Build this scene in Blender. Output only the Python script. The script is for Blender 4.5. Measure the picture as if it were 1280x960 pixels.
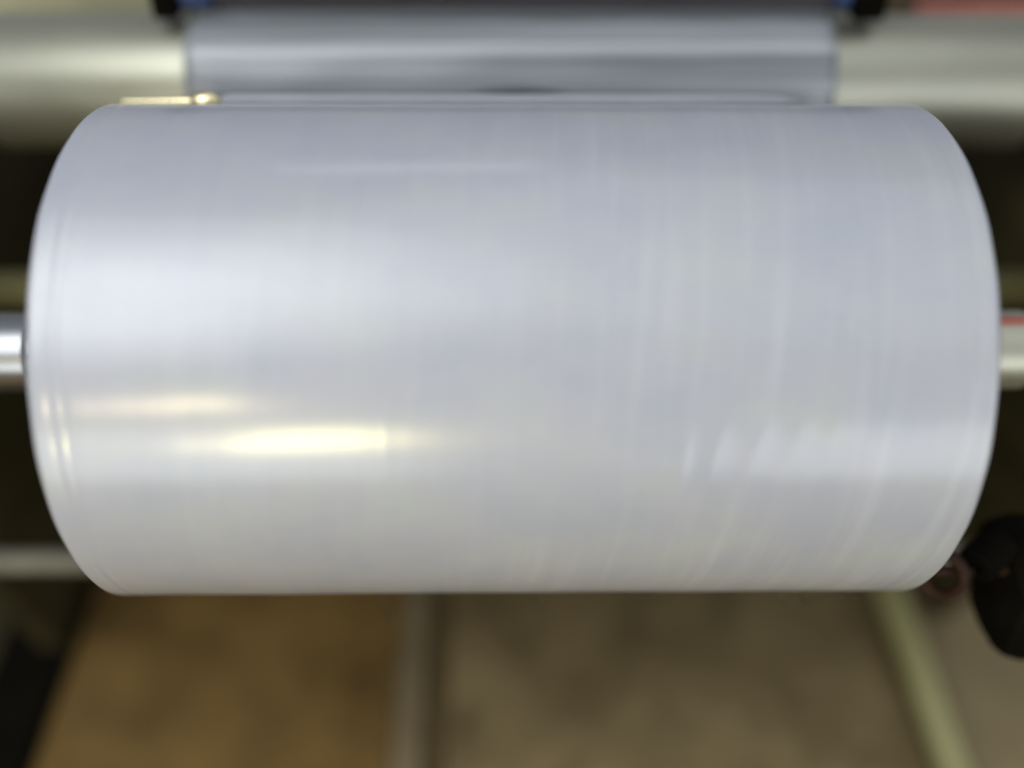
import bpy, bmesh, math, random
import numpy as np
from mathutils import Vector, Matrix

for o in list(bpy.data.objects):
    bpy.data.objects.remove(o, do_unlink=True)
random.seed(4)
scene = bpy.context.scene
COL = scene.collection
R = math.radians

# ------------------------------------------------------------------ camera
cam = bpy.data.cameras.new('camera')
cam.sensor_width = 36.0
cam.lens = 35.16
cam.clip_start = 0.05
cam.clip_end = 60
cam.dof.use_dof = True
cam.dof.focus_distance = 0.93
cam.dof.aperture_fstop = 0.55
camo = bpy.data.objects.new('camera', cam)
COL.objects.link(camo)
camo.matrix_world = (Matrix.Translation((-0.0142, -0.8139, 1.485))
                     @ Matrix.Rotation(R(-1.0), 4, 'Z') @ Matrix.Rotation(R(48.0), 4, 'X')
                     @ Matrix.Rotation(R(0.5), 4, 'Z'))
scene.camera = camo

# ------------------------------------------------------------------ world and lamps
w = bpy.data.worlds.new('World')
scene.world = w
w.use_nodes = True
bg = w.node_tree.nodes['Background']
bg.inputs['Color'].default_value = (0.86, 0.90, 1.0, 1)
bg.inputs['Strength'].default_value = 0.30
scene.view_settings.view_transform = 'Standard'
scene.view_settings.look = 'None'
scene.view_settings.exposure = -0.26
scene.view_settings.gamma = 1.0


def area(name, loc, target, sx, sy, power, color, spin=0.0):
    l = bpy.data.lights.new(name, 'AREA')
    l.shape = 'RECTANGLE'
    l.size, l.size_y, l.energy, l.color = sx, sy, power, color
    o = bpy.data.objects.new(name, l)
    COL.objects.link(o)
    o.location = loc
    q = (Vector(target) - Vector(loc)).to_track_quat('-Z', 'Y')
    o.rotation_euler = (q.to_matrix() @ Matrix.Rotation(R(spin), 3, 'Z')).to_euler()
    return o


ROLL_C = (0, 0, 0.8)
for k, (sx, sy, pw) in enumerate([(1.3, 1.9, 13), (2.0, 2.8, 24), (2.9, 3.8, 40)]):
    area('skylight_lamp', (-1.5, -1.45, 3.2 + 0.02 * k), (-1.3, -1.1, 0.9), sx, sy, pw, (0.92, 0.965, 1.0)).data.shape = 'ELLIPSE'
area('overhead_fill', (1.2, -0.6, 4.2), (0.6, -0.3, 0.8), 4.6, 4.6, 44, (0.91, 0.96, 1.0))  # added overhead fill for general diffuse light
area('tube_lamp', (-0.32, 1.88, 3.5), (-0.1, 0, 0.9), 1.0, 0.12, 1.7, (1.0, 0.96, 0.9))
area('warm_window_lamp', (-0.62, -3.0, 0.97), (-0.62, 0, 0.97), 0.50, 0.50, 16, (1.0, 0.91, 0.42), 0).data.shape = 'ELLIPSE'
area('warm_low_lamp', (-0.93, -3.0, 0.83), (-0.93, 0, 0.83), 0.30, 0.22, 5, (1.0, 0.89, 0.45), 0)
area('warm_high_lamp', (-1.21, -3.0, 1.76), (-1.21, 0, 1.76), 0.40, 0.34, 9.5, (1.0, 0.80, 0.50), 25)
area('doorway_lamp', (1.6, -3.0, 0.42), (1.5, 0, 0.62), 1.7, 1.8, 20, (0.90, 0.95, 1.0)).data.shape = 'ELLIPSE'
area('low_front_fill', (-1.4, -3.0, 0.35), (-1.2, 0, 0.6), 2.2, 1.7, 27, (0.88, 0.94, 1.0)).data.shape = 'ELLIPSE'  # added cool fill that brightens the lower part of the roll
area('right_side_fill', (2.1, -1.5, 0.9), (0.4, -0.1, 0.8), 1.8, 1.6, 12, (0.88, 0.94, 1.0))  # added fill that brightens the right end of the roll

# ------------------------------------------------------------------ materials


def new_mat(name):
    m = bpy.data.materials.new(name)
    m.use_nodes = True
    nt = m.node_tree
    return m, nt, nt.nodes['Principled BSDF']


def setp(b, **kw):
    for k, v in kw.items():
        s = b.inputs[k.replace('_', ' ')]
        s.default_value = tuple(v) + (1,) if isinstance(v, (tuple, list)) and len(v) == 3 else v


def simple(name, c1, c2, scale=8.0, rough=0.5, metal=0.0, bump=0.15, stretch=(1, 1, 1), rvar=0.15, **kw):
    m, nt, b = new_mat(name)
    N, L = nt.nodes, nt.links
    tc = N.new('ShaderNodeTexCoord')
    mp = N.new('ShaderNodeMapping')
    mp.inputs['Scale'].default_value = stretch
    L.new(tc.outputs['Object'], mp.inputs['Vector'])
    n = N.new('ShaderNodeTexNoise')
    n.inputs['Scale'].default_value = scale
    n.inputs['Detail'].default_value = 6
    n.inputs['Roughness'].default_value = 0.6
    L.new(mp.outputs[0], n.inputs['Vector'])
    r = N.new('ShaderNodeValToRGB')
    r.color_ramp.elements[0].position = 0.3
    r.color_ramp.elements[1].position = 0.7
    r.color_ramp.elements[0].color = tuple(c1) + (1,)
    r.color_ramp.elements[1].color = tuple(c2) + (1,)
    L.new(n.outputs['Fac'], r.inputs['Fac'])
    L.new(r.outputs['Color'], b.inputs['Base Color'])
    mr = N.new('ShaderNodeMapRange')
    mr.inputs['To Min'].default_value = max(0.02, rough - rvar)
    mr.inputs['To Max'].default_value = min(1, rough + rvar)
    L.new(n.outputs['Fac'], mr.inputs['Value'])
    L.new(mr.outputs[0], b.inputs['Roughness'])
    b.inputs['Metallic'].default_value = metal
    if bump:
        bp = N.new('ShaderNodeBump')
        bp.inputs['Strength'].default_value = bump
        bp.inputs['Distance'].default_value = 0.002
        L.new(n.outputs['Fac'], bp.inputs['Height'])
        L.new(bp.outputs[0], b.inputs['Normal'])
    setp(b, **kw)
    return m


def film_material():
    m, nt, b = new_mat('wound_film')
    N, L = nt.nodes, nt.links
    tc = N.new('ShaderNodeTexCoord')
    sp = N.new('ShaderNodeSeparateXYZ')
    L.new(tc.outputs['Object'], sp.inputs[0])
    at = N.new('ShaderNodeMath'); at.operation = 'ARCTAN2'
    ny = N.new('ShaderNodeMath'); ny.operation = 'MULTIPLY'; ny.inputs[1].default_value = -1.0
    L.new(sp.outputs['Y'], ny.inputs[0])
    L.new(sp.outputs['Z'], at.inputs[0]); L.new(ny.outputs[0], at.inputs[1])

    def vec(kx, ka):
        cx = N.new('ShaderNodeMath'); cx.operation = 'MULTIPLY'; cx.inputs[1].default_value = kx
        ca = N.new('ShaderNodeMath'); ca.operation = 'MULTIPLY'; ca.inputs[1].default_value = ka
        L.new(sp.outputs['X'], cx.inputs[0]); L.new(at.outputs[0], ca.inputs[0])
        c = N.new('ShaderNodeCombineXYZ')
        L.new(cx.outputs[0], c.inputs[0]); L.new(ca.outputs[0], c.inputs[1])
        return c.outputs[0]

    def noise(v, detail=4, rough=0.55):
        n = N.new('ShaderNodeTexNoise')
        n.inputs['Scale'].default_value = 1.0
        n.inputs['Detail'].default_value = detail
        n.inputs['Roughness'].default_value = rough
        L.new(v, n.inputs['Vector'])
        return n
    blot = noise(vec(9, 3.2), 3)               # faint tint of uneven film thickness
    ramp = N.new('ShaderNodeValToRGB')
    e = ramp.color_ramp.elements
    e[0].position, e[0].color = 0.32, (0.405, 0.425, 0.485, 1)
    e[1].position, e[1].color = 0.68, (0.45, 0.47, 0.483, 1)
    mid = ramp.color_ramp.elements.new(0.5); mid.color = (0.437, 0.443, 0.497, 1)
    L.new(blot.outputs['Fac'], ramp.inputs['Fac'])
    band = noise(vec(75, 0.5), 5, 0.65)        # plies drawn tight round the roll
    mix = N.new('ShaderNodeMixRGB'); mix.blend_type = 'MULTIPLY'; mix.inputs[0].default_value = 0.07
    L.new(ramp.outputs[0], mix.inputs[1]); L.new(band.outputs['Fac'], mix.inputs[2])
    # pale streaks paint the wrinkles' highlights into the base colour
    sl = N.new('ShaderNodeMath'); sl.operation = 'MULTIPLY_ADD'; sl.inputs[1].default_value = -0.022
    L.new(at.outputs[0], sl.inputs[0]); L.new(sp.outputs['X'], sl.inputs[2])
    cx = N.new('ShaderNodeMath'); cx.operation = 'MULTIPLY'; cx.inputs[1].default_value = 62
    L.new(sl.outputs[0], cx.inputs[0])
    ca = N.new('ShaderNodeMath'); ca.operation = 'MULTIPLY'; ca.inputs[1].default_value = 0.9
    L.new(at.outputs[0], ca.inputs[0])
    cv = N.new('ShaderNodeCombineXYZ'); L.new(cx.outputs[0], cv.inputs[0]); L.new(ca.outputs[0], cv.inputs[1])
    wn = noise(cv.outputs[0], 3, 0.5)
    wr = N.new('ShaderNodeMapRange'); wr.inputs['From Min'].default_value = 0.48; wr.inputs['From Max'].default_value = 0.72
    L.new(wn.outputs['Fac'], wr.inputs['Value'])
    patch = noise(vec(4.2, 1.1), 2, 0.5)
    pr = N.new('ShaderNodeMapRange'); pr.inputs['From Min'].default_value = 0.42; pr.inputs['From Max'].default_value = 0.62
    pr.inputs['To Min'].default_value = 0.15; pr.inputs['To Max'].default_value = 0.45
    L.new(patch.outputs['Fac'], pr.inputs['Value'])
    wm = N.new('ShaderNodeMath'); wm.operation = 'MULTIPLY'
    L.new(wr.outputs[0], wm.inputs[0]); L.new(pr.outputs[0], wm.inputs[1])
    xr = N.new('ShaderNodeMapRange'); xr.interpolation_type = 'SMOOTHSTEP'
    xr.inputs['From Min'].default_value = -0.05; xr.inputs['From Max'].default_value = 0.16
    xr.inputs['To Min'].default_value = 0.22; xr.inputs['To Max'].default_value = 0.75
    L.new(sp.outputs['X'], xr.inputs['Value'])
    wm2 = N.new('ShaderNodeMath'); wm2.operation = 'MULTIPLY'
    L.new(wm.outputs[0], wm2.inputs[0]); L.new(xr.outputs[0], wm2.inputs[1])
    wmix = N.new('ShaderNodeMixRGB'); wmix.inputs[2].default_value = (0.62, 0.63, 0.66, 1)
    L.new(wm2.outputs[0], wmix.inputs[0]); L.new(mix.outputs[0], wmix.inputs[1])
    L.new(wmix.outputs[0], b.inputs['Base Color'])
    rr = N.new('ShaderNodeMapRange')
    rr.inputs['To Min'].default_value = 0.40; rr.inputs['To Max'].default_value = 0.52
    L.new(blot.outputs['Fac'], rr.inputs['Value']); L.new(rr.outputs[0], b.inputs['Roughness'])
    streak = noise(vec(2.0, 46), 4, 0.6)       # fine lines along the roll
    addn = N.new('ShaderNodeMath'); addn.operation = 'ADD'
    L.new(band.outputs['Fac'], addn.inputs[0])
    s2 = N.new('ShaderNodeMath'); s2.operation = 'MULTIPLY'; s2.inputs[1].default_value = 0.12
    L.new(streak.outputs['Fac'], s2.inputs[0]); L.new(s2.outputs[0], addn.inputs[1])
    bp = N.new('ShaderNodeBump'); bp.inputs['Strength'].default_value = 0.06
    bp.inputs['Distance'].default_value = 0.0015
    L.new(addn.outputs[0], bp.inputs['Height'])
    L.new(bp.outputs[0], b.inputs['Normal']); L.new(bp.outputs[0], b.inputs['Coat Normal'])
    setp(b, IOR=1.5, Coat_Weight=0.8, Coat_Roughness=0.205, Coat_IOR=1.75)
    return m


def face_material():
    m, nt, b = new_mat('film_edge')
    N, L = nt.nodes, nt.links
    tc = N.new('ShaderNodeTexCoord')
    mp = N.new('ShaderNodeMapping'); mp.inputs['Scale'].default_value = (0, 1, 1)
    L.new(tc.outputs['Object'], mp.inputs[0])
    ln = N.new('ShaderNodeVectorMath'); ln.operation = 'LENGTH'
    L.new(mp.outputs[0], ln.inputs[0])
    n = N.new('ShaderNodeTexNoise'); n.noise_dimensions = '1D'
    n.inputs['Scale'].default_value = 260; n.inputs['Detail'].default_value = 3
    L.new(ln.outputs['Value'], n.inputs['W'])
    r = N.new('ShaderNodeValToRGB')
    r.color_ramp.elements[0].color = (0.50, 0.51, 0.54, 1)
    r.color_ramp.elements[1].color = (0.72, 0.72, 0.72, 1)
    L.new(n.outputs['Fac'], r.inputs[0]); L.new(r.outputs[0], b.inputs['Base Color'])
    bp = N.new('ShaderNodeBump'); bp.inputs['Strength'].default_value = 0.3; bp.inputs['Distance'].default_value = 0.001
    L.new(n.outputs['Fac'], bp.inputs['Height']); L.new(bp.outputs[0], b.inputs['Normal'])
    setp(b, Roughness=0.4)
    return m


M = {
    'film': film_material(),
    'face': face_material(),
    'web': simple('web_film', (0.13, 0.14, 0.148), (0.46, 0.485, 0.505), 1.0, 0.26, bump=0.8,  # light and dark streaks paint the web's reflections into its colour
                  stretch=(0.9, 75, 75), rvar=0.08, Coat_Weight=0.6, Coat_Roughness=0.14),
    'steel': simple('steel', (0.36, 0.37, 0.38), (0.52, 0.53, 0.53), 1.0, 0.32, 1.0, 0.08, (4, 90, 90), 0.06),
    'roller': simple('roller_steel', (0.43, 0.425, 0.33), (0.56, 0.55, 0.44), 3.0, 0.40, 0.85, 0.05, (1, 3, 3), 0.08),
    'card': simple('card', (0.30, 0.20, 0.11), (0.38, 0.27, 0.16), 30, 0.8),
    'dark': simple('dark_paint', (0.022, 0.019, 0.008), (0.06, 0.048, 0.02), 5, 0.6, Specular_IOR_Level=0.2),
    'black': simple('black_iron', (0.003, 0.0028, 0.002), (0.007, 0.006, 0.004), 20, 0.85, Specular_IOR_Level=0.03),
    'brown': simple('brown_iron', (0.018, 0.007, 0.003), (0.045, 0.017, 0.006), 40, 0.65, Specular_IOR_Level=0.25),
    'olive': simple('olive_paint', (0.10, 0.09, 0.035), (0.15, 0.135, 0.06), 10, 0.5),
    'pale_olive': simple('pale_olive_paint', (0.42, 0.40, 0.24), (0.50, 0.47, 0.30), 10, 0.5),
    'bar': simple('bar_grey', (0.11, 0.10, 0.07), (0.16, 0.15, 0.11), 15, 0.45),
    'pale': simple('pale_plastic', (0.33, 0.34, 0.37), (0.38, 0.39, 0.42), 10, 0.8, Specular_IOR_Level=0.2),
    'glint_metal': simple('glint', (0.98, 0.84, 0.48), (1.0, 0.88, 0.55), 10, 0.25, 1.0, 0),  # polished metal used only for the added warm glint
    'patch': simple('reflection_dark', (0.035, 0.038, 0.06), (0.05, 0.055, 0.085), 20, 0.6, Specular_IOR_Level=0.2),
    'patch_brown': simple('brown_grey', (0.055, 0.045, 0.045), (0.085, 0.07, 0.07), 12, 0.5),
    'slab_warm': simple('slab_warm', (0.11, 0.062, 0.012), (0.24, 0.142, 0.034), 7, 0.75, bump=0.4),
    'slab_grey': simple('slab_grey', (0.13, 0.092, 0.036), (0.31, 0.23, 0.11), 7, 0.75, bump=0.4),
    'slab_taupe': simple('slab_taupe', (0.22, 0.17, 0.085), (0.32, 0.25, 0.135), 6, 0.75, bump=0.4),
    'strip': simple('strip_cement', (0.18, 0.135, 0.07), (0.26, 0.20, 0.11), 14, 0.7),
    'joint': simple('joint_fill', (0.09, 0.06, 0.02), (0.13, 0.09, 0.035), 20, 0.8),
    'rail': simple('rail_paint', (0.36, 0.34, 0.15), (0.44, 0.42, 0.21), 9, 0.5),
    'blue': simple('blue_paint', (0.03, 0.06, 0.16), (0.045, 0.08, 0.2), 10, 0.4),
    'red': simple('red_paint', (0.38, 0.12, 0.09), (0.46, 0.16, 0.12), 10, 0.5),
    'green': simple('green_paint', (0.02, 0.035, 0.03), (0.03, 0.05, 0.04), 10, 0.5),
    'scrap': simple('scrap', (0.03, 0.022, 0.012), (0.07, 0.05, 0.03), 60, 0.4),
}

# ------------------------------------------------------------------ helpers


def link(name, me, mat=None, parent=None, loc=None):
    o = bpy.data.objects.new(name, me)
    COL.objects.link(o)
    if mat is not None:
        me.materials.append(mat if not isinstance(mat, str) else M[mat])
    if parent is not None:
        o.parent = parent
    if loc is not None:
        o.location = loc
    return o


def empty(name, loc, label, cat, group=None):
    o = bpy.data.objects.new(name, None)
    o.empty_display_size = 0.05
    COL.objects.link(o)
    o.location = loc
    tag(o, label, cat, group)
    return o


def tag(o, label, cat, group=None):
    o['label'] = label
    o['category'] = cat
    if group:
        o['group'] = group
    return o


def lathe_x(profile, n=96, angle_fn=None):
    """profile: list of (x, r); surface of revolution about X."""
    bm = bmesh.new()
    rows = []
    for x, r in profile:
        if r <= 1e-6:
            rows.append([bm.verts.new((x, 0, 0))])
        else:
            rows.append([bm.verts.new((x, r * math.cos(2 * math.pi * k / n), r * math.sin(2 * math.pi * k / n)))
                         for k in range(n)])
    for a, b in zip(rows, rows[1:]):
        if len(a) == 1 and len(b) == 1:
            continue
        for k in range(n):
            k2 = (k + 1) % n
            if len(a) == 1:
                bm.faces.new((a[0], b[k2], b[k]))
            elif len(b) == 1:
                bm.faces.new((a[k], a[k2], b[0]))
            else:
                bm.faces.new((a[k], a[k2], b[k2], b[k]))
    bmesh.ops.recalc_face_normals(bm, faces=bm.faces)
    me = bpy.data.meshes.new('lathe')
    bm.to_mesh(me)
    bm.free()
    smooth(me)
    return me


def smooth(me, ang=40):
    me.polygons.foreach_set('use_smooth', [True] * len(me.polygons))
    try:
        me.set_sharp_from_angle(angle=R(ang))
    except Exception:
        pass


def rod_profile(x0, x1, r, b=0.003):
    return [(x0, 0), (x0, r - b), (x0 + b * 0.3, r - b * 0.3), (x0 + b, r), (x1 - b, r),
            (x1 - b * 0.3, r - b * 0.3), (x1, r - b), (x1, 0)]


def box_mesh(dx, dy, dz, bev=0.004, seg=2):
    bm = bmesh.new()
    bmesh.ops.create_cube(bm, size=1)
    for v in bm.verts:
        v.co = Vector((v.co.x * dx, v.co.y * dy, v.co.z * dz))
    if bev:
        bmesh.ops.bevel(bm, geom=list(bm.edges), offset=bev, segments=seg, affect='EDGES', profile=0.5)
    me = bpy.data.meshes.new('box')
    bm.to_mesh(me)
    bm.free()
    smooth(me)
    return me


def prism_x(pts, x0, x1, bev=0.004):
    """polygon in the YZ plane pulled along X."""
    bm = bmesh.new()
    a = [bm.verts.new((x0, y, z)) for y, z in pts]
    b = [bm.verts.new((x1, y, z)) for y, z in pts]
    bm.faces.new(a)
    bm.faces.new(b[::-1])
    for k in range(len(pts)):
        k2 = (k + 1) % len(pts)
        bm.faces.new((a[k], b[k], b[k2], a[k2]))
    bmesh.ops.recalc_face_normals(bm, faces=bm.faces)
    if bev:
        bmesh.ops.bevel(bm, geom=list(bm.edges), offset=bev, segments=2, affect='EDGES', profile=0.5)
    me = bpy.data.meshes.new('prism')
    bm.to_mesh(me)
    bm.free()
    smooth(me)
    return me


def tube(pts, r, n=10, closed=False, radii=None):
    bm = bmesh.new()
    P = [Vector(p) for p in pts]
    rings = []
    up = Vector((0.13, 0.21, 0.97)).normalized()
    m = len(P)
    for i, p in enumerate(P):
        if closed:
            t = P[(i + 1) % m] - P[i - 1]
        else:
            t = P[min(i + 1, m - 1)] - P[max(i - 1, 0)]
        t.normalize()
        s = t.cross(up).normalized()
        u = s.cross(t).normalized()
        rr = radii[i] if radii else r
        rings.append([bm.verts.new(p + (s * math.cos(2 * math.pi * k / n) + u * math.sin(2 * math.pi * k / n)) * rr)
                      for k in range(n)])
    pairs = list(zip(rings, rings[1:]))
    if closed:
        pairs.append((rings[-1], rings[0]))
    for a, b in pairs:
        for k in range(n):
            bm.faces.new((a[k], a[(k + 1) % n], b[(k + 1) % n], b[k]))
    if not closed:
        bm.faces.new(rings[0])
        bm.faces.new(rings[-1][::-1])
    bmesh.ops.recalc_face_normals(bm, faces=bm.faces)
    me = bpy.data.meshes.new('tube')
    bm.to_mesh(me)
    bm.free()
    smooth(me, 60)
    return me


# ------------------------------------------------------------------ floor
fl = link('floor', box_mesh(14, 14, 0.1, 0), 'joint', loc=(0, 3, -0.062))
fl['kind'] = 'structure'


def slab(name, x0, x1, y0, y1, mat, top=0.0, parent=None):
    me = box_mesh(x1 - x0, y1 - y0, 0.05, 0.004)
    return link(name, me, mat, fl, (0 + (x0 + x1) / 2, (y0 + y1) / 2 - 3, top - 0.025 + 0.062))


XS = [-2.3, -0.757, -0.185, -0.105, 0.66, 2.2]
slab('floor_slab', -2.3, -0.185, -0.9, 0.62, 'slab_warm')
slab('cement_strip', -0.185, -0.138, -0.9, 0.62, 'strip', 0.003)
slab('floor_slab', -0.098, 0.655, -0.9, 0.62, 'slab_grey')
slab('floor_slab', 0.667, 2.4, -0.9, 0.62, 'slab_taupe')
slab('floor_slab', -2.3, -0.11, 0.632, 2.6, 'slab_warm')
slab('floor_slab', -0.098, 2.4, 0.632, 2.6, 'slab_grey')

# ------------------------------------------------------------------ machine frames
lf = empty('side_frame', (-0.80, 0.2, 0), 'black steel side frame carrying the shaft left of the roll', 'machine frame')
link('frame_plate', prism_x([(-0.05, 0.0), (0.80, 0.0), (0.80, 0.80), (0.33, 0.84), (-0.02, 0.86), (-0.14, 0.80), (-0.14, 0.40)],
                            0.015, 0.055), 'dark', lf)
link('foot_plate', prism_x([(-0.60, 0.0), (0.85, 0.0), (0.85, 0.03), (-0.60, 0.03)], -0.05, 0.062), 'black', lf)
link('drip_tray', prism_x([(-0.55, 0.0), (0.5, 0.0), (0.5, 0.022), (-0.55, 0.022)], -0.45, -0.055), 'dark', lf)
link('shaft_bearing', prism_x([(-0.29, 0.71), (-0.11, 0.71), (-0.11, 0.90), (-0.29, 0.90)], 0.062, 0.10, 0.012), 'dark', lf)
rf = empty('side_frame', (0.80, 0.2, 0), 'black steel side frame on a pale green rail right of the roll', 'machine frame')
link('frame_plate', prism_x([(0.02, 0.0), (0.80, 0.0), (0.80, 0.80), (0.33, 0.84), (-0.02, 0.86), (-0.14, 0.80), (-0.10, 0.40)],
                            -0.055, -0.015), 'dark', rf)
link('base_rail', prism_x([(-0.75, 0.0), (0.85, 0.0), (0.85, 0.035), (-0.75, 0.035)], -0.138, -0.095), 'rail', rf)
link('shaft_bearing', prism_x([(-0.29, 0.71), (-0.11, 0.71), (-0.11, 0.90), (-0.29, 0.90)], -0.10, -0.062, 0.012), 'dark', rf)

cb = link('cross_beam', prism_x([(-0.02, -0.02), (0.02, -0.02), (0.02, 0.016), (-0.02, 0.016)], -0.73, 0.73, 0.006),
          'olive', loc=(0, 0.284, 0.674))
tag(cb, 'olive yellow cross beam just above and behind the shaft', 'beam')
tb = empty('tie_bar', (0, 0.005, 0.44), 'slim grey horizontal tie bar low behind the left end of the roll', 'bar')
link('rod', lathe_x(rod_profile(-0.735, 0.735, 0.0175), 32), 'bar', tb)
link('lock_nut', lathe_x(rod_profile(-0.732, -0.705, 0.028), 6), 'dark', tb)

bp_ = link('shade_panel', prism_x([(0, -0.02), (0.02, -0.02), (0.02, 0.62), (0, 0.62)], -0.735, 0.735, 0.003), 'dark',
           loc=(0, 0.74, 0.05))  # dark sheet added where the space behind lies in shade
tag(bp_, 'dark sheet panel added behind the rollers in place of shade', 'panel')

# ------------------------------------------------------------------ winding shaft
sh = empty('winding_shaft', (0, 0, 0.8), 'polished steel shaft running through the film roll', 'shaft')
link('shaft_barrel', lathe_x(rod_profile(-0.70, 0.70, 0.036), 64), 'steel', sh)
link('shaft_collar', lathe_x([(-0.56, 0.036), (-0.56, 0.040), (-0.558, 0.042), (-0.50, 0.042), (-0.498, 0.040), (-0.498, 0.036)], 64), 'steel', sh)
link('shaft_collar', lathe_x([(0.470, 0.036), (0.470, 0.040), (0.472, 0.042), (0.54, 0.042), (0.542, 0.040), (0.542, 0.036)], 64), 'roller', sh)
link('key_strip', box_mesh(0.16, 0.012, 0.006, 0.002), 'red', sh, (0.555, -0.004, 0.0415))

# ------------------------------------------------------------------ film roll
ROLL_R, HALF = 0.252, 0.3990
fr = empty('film_roll', (0, 0, 0.8), 'large roll of milky clear plastic film wound on a steel shaft', 'film roll')
NA, NX = 300, 360
rng = np.random.default_rng(7)


def wobble(t, ks, amp):
    s = np.zeros_like(t)
    for k in ks:
        s += np.sin(t * k + rng.uniform(0, 6.28)) * rng.uniform(0.4, 1)
    return s * amp / len(ks)


xs = np.concatenate([-HALF + 0.03 * (1 - np.cos(np.linspace(0, np.pi / 2, 26))),
                     np.linspace(-HALF + 0.0305, HALF - 0.0305, NX),
                     (HALF - 0.03 * (1 - np.cos(np.linspace(0, np.pi / 2, 26))))[::-1]])
th = np.linspace(0, 2 * np.pi, NA, endpoint=False)
X, T = np.meshgrid(xs, th, indexing='ij')
d = HALF - np.abs(X)                       # distance from the end
RR = np.full_like(X, ROLL_R)
RR -= 0.006 * np.clip(1 - d / 0.007, 0, 1) ** 2.2          # soft rolled edge
LW = np.where(X < 0, 1.0, 0.35)
RR -= 0.0005 * LW * np.exp(-((d - 0.020) / 0.003) ** 2)          # plies stepped near the ends
RR -= 0.0003 * LW * np.exp(-((d - 0.031) / 0.002) ** 2)
RR += 0.0002 * LW * np.exp(-((d - 0.026) / 0.003) ** 2)
RR += wobble(X, [9, 17, 31, 44], 0.0005)                      # gauge bands
# slanting wrinkles right of the middle, over the front of the roll
TS = T - R(158)
for x0, wd, am, sl, tc_, tw in [(0.137, 0.006, 0.00048, -0.018, 0.15, 0.42), (0.163, 0.008, 0.00058, -0.03, 0.1, 0.40),
                                (0.196, 0.010, 0.00055, -0.03, 0.15, 0.45), (0.232, 0.010, 0.00040, -0.03, 0.05, 0.32),
                                (0.262, 0.011, 0.00030, -0.03, 0.0, 0.30), (-0.108, 0.005, 0.00007, 0.0, -0.05, 0.28),
                                (-0.125, 0.006, 0.00006, 0.0, -0.35, 0.30)]:
    ridge = np.exp(-((X - x0 - sl * (TS - tc_) * 1.2) / wd) ** 2) * np.exp(-((TS - tc_) / tw) ** 2)
    RR += am * ridge
# trapped air and uneven tension: broad shallow swells
for _ in range(70):
    xc, tc_, sx_, st_ = rng.uniform(-0.37, 0.37), rng.uniform(0, 6.28), rng.uniform(0.012, 0.06), rng.uniform(0.06, 0.35)
    dt = (T - tc_ + np.pi) % (2 * np.pi) - np.pi
    RR += rng.uniform(-1, 1) * 0.00030 * np.exp(-((X - xc) / sx_) ** 2 - (dt / st_) ** 2)
RR += 0.00012 * np.sin(T * 3 + 1.0) + 0.00006 * np.sin(T * 11 + X * 4)
XE = X + np.sign(X) * np.clip(1 - d / 0.02, 0, 1) * (0.0006 * np.sin(T * 2 + 0.7) + 0.0004 * np.sin(T * 7) + 0.0002 * np.sin(T * 23))
co = np.stack([XE, RR * np.cos(T), RR * np.sin(T)], -1).reshape(-1, 3)
nx = len(xs)
faces = []
for i in range(nx - 1):
    a = i * NA
    for k in range(NA):
        k2 = (k + 1) % NA
        faces.append((a + k, a + k2, a + NA + k2, a + NA + k))
me = bpy.data.meshes.new('wound_film')
me.from_pydata(co.tolist(), [], faces)
bm = bmesh.new(); bm.from_mesh(me)
bmesh.ops.recalc_face_normals(bm, faces=bm.faces)
bm.to_mesh(me); bm.free()
me.polygons.foreach_set('use_smooth', [True] * len(me.polygons))
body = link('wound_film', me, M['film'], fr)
for s in (-1, 1):
    link('roll_end', lathe_x([(s * (HALF - 0.0005), 0.2458), (s * (HALF - 0.003), 0.235), (s * (HALF - 0.004), 0.16),
                              (s * (HALF - 0.004), 0.047)], 128), 'face', fr)
    link('core', lathe_x([(s * (HALF - 0.01), 0.047), (s * (HALF + 0.006), 0.047), (s * (HALF + 0.008), 0.045),
                          (s * (HALF + 0.008), 0.040), (s * (HALF - 0.01), 0.0385)], 64), 'card', fr)

# ------------------------------------------------------------------ lay-on roller and web behind
ROL = Vector((0.005, 0.406, 0.911))
nr = empty('contact_roller', ROL, 'long bright steel roller behind the film roll', 'roller')
link('roller_barrel', lathe_x(rod_profile(-0.66, 0.66, 0.083, 0.006), 128), 'roller', nr)
link('journal', lathe_x(rod_profile(-0.74, -0.655, 0.03), 48), 'steel', nr)
link('journal', lathe_x(rod_profile(0.655, 0.74, 0.03), 48), 'steel', nr)


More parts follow.
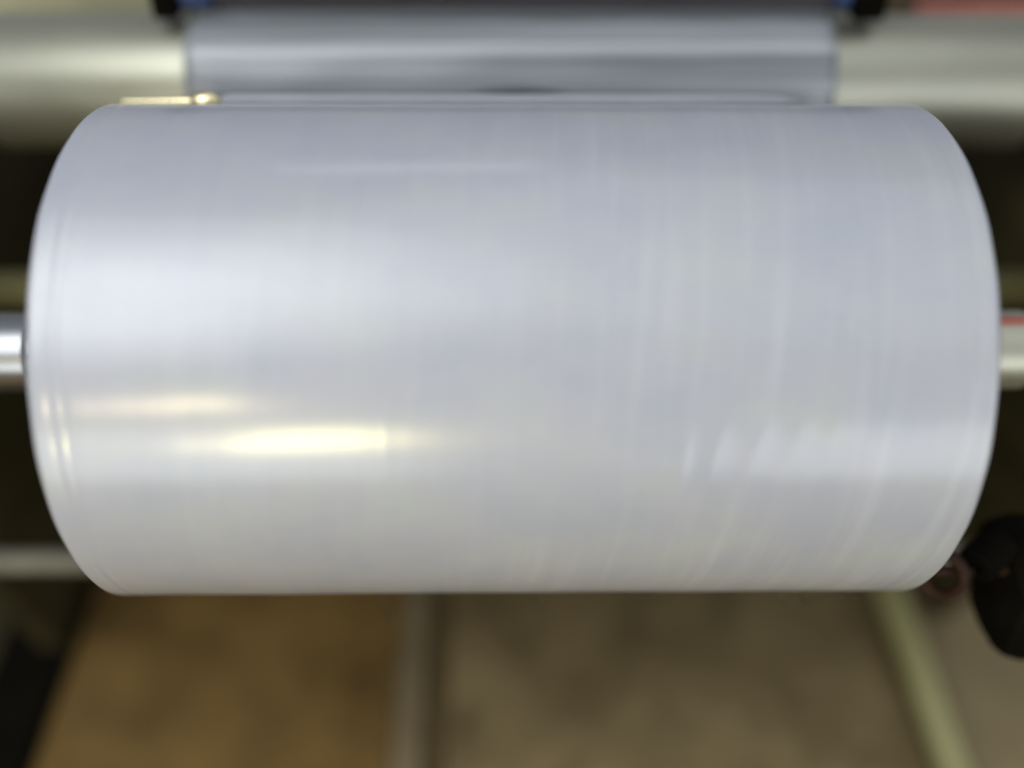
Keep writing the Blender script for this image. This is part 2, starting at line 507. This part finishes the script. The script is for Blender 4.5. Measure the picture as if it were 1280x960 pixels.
def web_mesh(x0, x1, r, top):
    """film coming down over the front of the roller and on to the back of the roll"""
    c = Vector((ROL.y, ROL.z))
    path = []
    a0 = R(115)                                    # where the film meets the roller
    st = c + Vector((math.cos(a0), math.sin(a0))) * r
    tg = Vector((math.sin(a0), -math.cos(a0)))     # going up and back
    for k in range(10, 0, -1):
        path.append(st + tg * (top * k / 10))
    for k in range(0, 41):
        a = a0 + (R(232) - a0) * k / 40
        path.append(c + Vector((math.cos(a), math.sin(a))) * r)
    end = path[-1]
    land = Vector((0.25 * math.cos(R(12)), 0.8 + 0.25 * math.sin(R(12)))) * 1.0
    for k in range(1, 8):
        path.append(end.lerp(land, k / 7))
    xn = 60
    bm = bmesh.new()
    rows = []
    for j, p in enumerate(path):
        row = []
        for i in range(xn + 1):
            x = x0 + (x1 - x0) * i / xn
            rip = 0.0005 * math.sin(j * 1.5 + 0.5 * math.sin(x * 7)) + 0.0007 * math.sin(j * 0.55 + 0.6 * math.sin(x * 4 + 1)) + 0.0004 * math.sin(x * 37 + j * 0.2)
            dirv = (p - c).normalized()
            row.append(bm.verts.new((x, p.x + dirv.x * (rip + 0.001), p.y + dirv.y * (rip + 0.001))))
        rows.append(row)
    for a, b in zip(rows, rows[1:]):
        for i in range(xn):
            bm.faces.new((a[i], a[i + 1], b[i + 1], b[i]))
    bmesh.ops.recalc_face_normals(bm, faces=bm.faces)
    me = bpy.data.meshes.new('web')
    bm.to_mesh(me)
    bm.free()
    smooth(me, 80)
    return me


wb = link('film_web', web_mesh(-0.392, 0.397, 0.0838, 0.5), 'web')
tag(wb, 'grey glossy sheet of film running down over the roller behind', 'film web')
mod = wb.modifiers.new('thickness', 'SOLIDIFY')
mod.thickness = 0.0008



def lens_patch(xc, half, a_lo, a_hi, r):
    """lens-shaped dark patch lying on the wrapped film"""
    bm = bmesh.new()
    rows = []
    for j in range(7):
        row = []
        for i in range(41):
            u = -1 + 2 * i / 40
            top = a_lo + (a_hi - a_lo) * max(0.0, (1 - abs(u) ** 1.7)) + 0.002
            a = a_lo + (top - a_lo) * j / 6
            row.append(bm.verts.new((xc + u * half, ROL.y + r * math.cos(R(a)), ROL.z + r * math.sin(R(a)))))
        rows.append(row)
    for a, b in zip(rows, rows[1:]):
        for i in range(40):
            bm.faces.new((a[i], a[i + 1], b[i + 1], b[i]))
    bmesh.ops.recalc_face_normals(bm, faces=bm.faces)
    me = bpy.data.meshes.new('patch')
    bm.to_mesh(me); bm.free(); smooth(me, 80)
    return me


pt = link('reflection_patch', lens_patch(0.01, 0.115, 175, 159, 0.0885), 'patch', wb)  # dark reflection built as a patch on the film
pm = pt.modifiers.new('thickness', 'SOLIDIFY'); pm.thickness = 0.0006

gb = empty('guide_bar', (0, 0.174, 0.9985), 'thin pale guide bar with added bright brass end just behind the top of the roll', 'bar')
link('rod', lathe_x([(-0.305, 0), (-0.305, 0.006), (-0.295, 0.0075), (0.26, 0.0075), (0.285, 0.006), (0.305, 0.002), (0.306, 0)], 24), 'pale', gb)
link('glint_cap', lathe_x([(-0.338, 0), (-0.338, 0.005), (-0.33, 0.0095), (-0.316, 0.0095), (-0.306, 0.004), (-0.304, 0)], 24), 'glint_metal', gb)  # cap and pin added to give the bright highlight at this end
link('glint_pin', lathe_x([(-0.41, 0), (-0.41, 0.0012), (-0.36, 0.003), (-0.337, 0.0045), (-0.337, 0)], 16), 'glint_metal', gb)

# ------------------------------------------------------------------ frame parts behind the roller
ub = link('upper_beam', prism_x([(-0.05, -0.06), (0.05, -0.06), (0.05, 0.04), (-0.05, 0.04)], -0.22, 0.16, 0.006),
          'pale_olive', loc=(-0.66, 0.70, 0.915))
tag(ub, 'pale olive machine beam behind the left end of the steel roller', 'beam')
rb = link('red_bar', lathe_x(rod_profile(-0.09, 0.12, 0.011), 24), 'red', loc=(0.655, 0.56, 0.945))
tag(rb, 'dull red rod behind the right end of the steel roller', 'rod')
sb = empty('added_dark_bar', (0.005, 0.40, 1.034), 'added dark bar with blue ends standing in for the dark top of the film web', 'bar')
link('rod', lathe_x(rod_profile(-0.36, 0.385, 0.019), 48), 'patch_brown', sb)  # dark rod stands in for dark reflections at the web's top
for s_, x0 in ((-1, -0.398), (1, 0.387)):
    link('blue_collar', lathe_x(rod_profile(x0, x0 + (0.036 if s_ < 0 else 0.018), 0.024, 0.002), 48), 'blue', sb)
    link('gap_block', prism_x([(-0.03, -0.03), (0.02, -0.03), (0.03, 0.04), (-0.03, 0.04)],
                            -0.432 if s_ < 0 else 0.408, -0.401 if s_ < 0 else 0.448, 0.006), 'black', sb)  # black blocks put in for the dark gaps beside the web

# ------------------------------------------------------------------ clamp by the right end of the roll
cl = empty('shaft_clamp', (0.502, -0.17, 0.592), 'black iron clamp with brown hook and knob at lower right of the roll', 'clamp')
link('clamp_body', prism_x([(-0.06, -0.05), (0.03, -0.07), (0.09, 0.0), (0.08, 0.06), (0.01, 0.072), (-0.05, 0.05)], 0.012, 0.15, 0.03), 'black', cl)
kn = link('knob', lathe_x([(-0.030, 0.0), (-0.030, 0.006), (-0.036, 0.007), (-0.038, 0.009), (-0.038, 0.017), (-0.034, 0.021), (0.0, 0.021), (0.01, 0.017), (0.01, 0)], 32),
          'black', cl, (0.008, 0.02, 0.062))
kn.rotation_euler = (0, R(-8), R(38))
hk = link('hook', tube([(0.0, 0.020 * math.cos(a), 0.026 * math.sin(a)) for a in np.linspace(0, 2 * math.pi, 28, endpoint=False)],
                  0.0065, 10, True), 'brown', cl, (-0.048, 0.0, 0.040))
hk.rotation_euler = (0, R(10), R(48))
link('hook_pin', lathe_x(rod_profile(-0.062, 0.02, 0.006), 16), 'brown', cl, (0.0, 0.002, 0.045))

# ------------------------------------------------------------------ scraps of film hanging under the roll
for i, (x, a, ln, cu) in enumerate([(0.262, 222, 0.05, 0.9), (0.30, 224, 0.045, -1.0), (0.335, 221, 0.04, 0.7), (0.14, 223, 0.03, 0.8),
                                    (0.02, 222, 0.02, -0.9), (-0.14, 221, 0.014, 1.0)]):
    p0 = Vector((x, 0.2505 * math.cos(R(a)), 0.8 + 0.2505 * math.sin(R(a))))
    pts = []
    for k in range(13):
        u = k / 12
        pts.append(p0 + Vector((ln * u * 0.9, -0.004 * math.sin(u * 5 + i), -0.022 * math.sin(u * 3.1) * (1 + 0.2 * i % 3) * abs(cu) + 0.004 * cu * math.sin(u * 9))))
    o = link('film_shred', tube(pts, 0.0011, 6, radii=[0.0011 * (1 - 0.6 * k / 12) for k in range(13)]), 'scrap')
    tag(o, ['dark curled shred of film under the roll, third from the right', 'dark curled shred of film under the roll, second from the right',
            'dark curled shred of film under the roll, nearest the clamp', 'short dark shred of film under the roll, right of the middle',
            'tiny dark shred of film under the middle of the roll', 'tiny dark shred of film under the roll, leftmost of the shreds'][i],
        'film shred', 'loose film shreds along the underside of the roll')
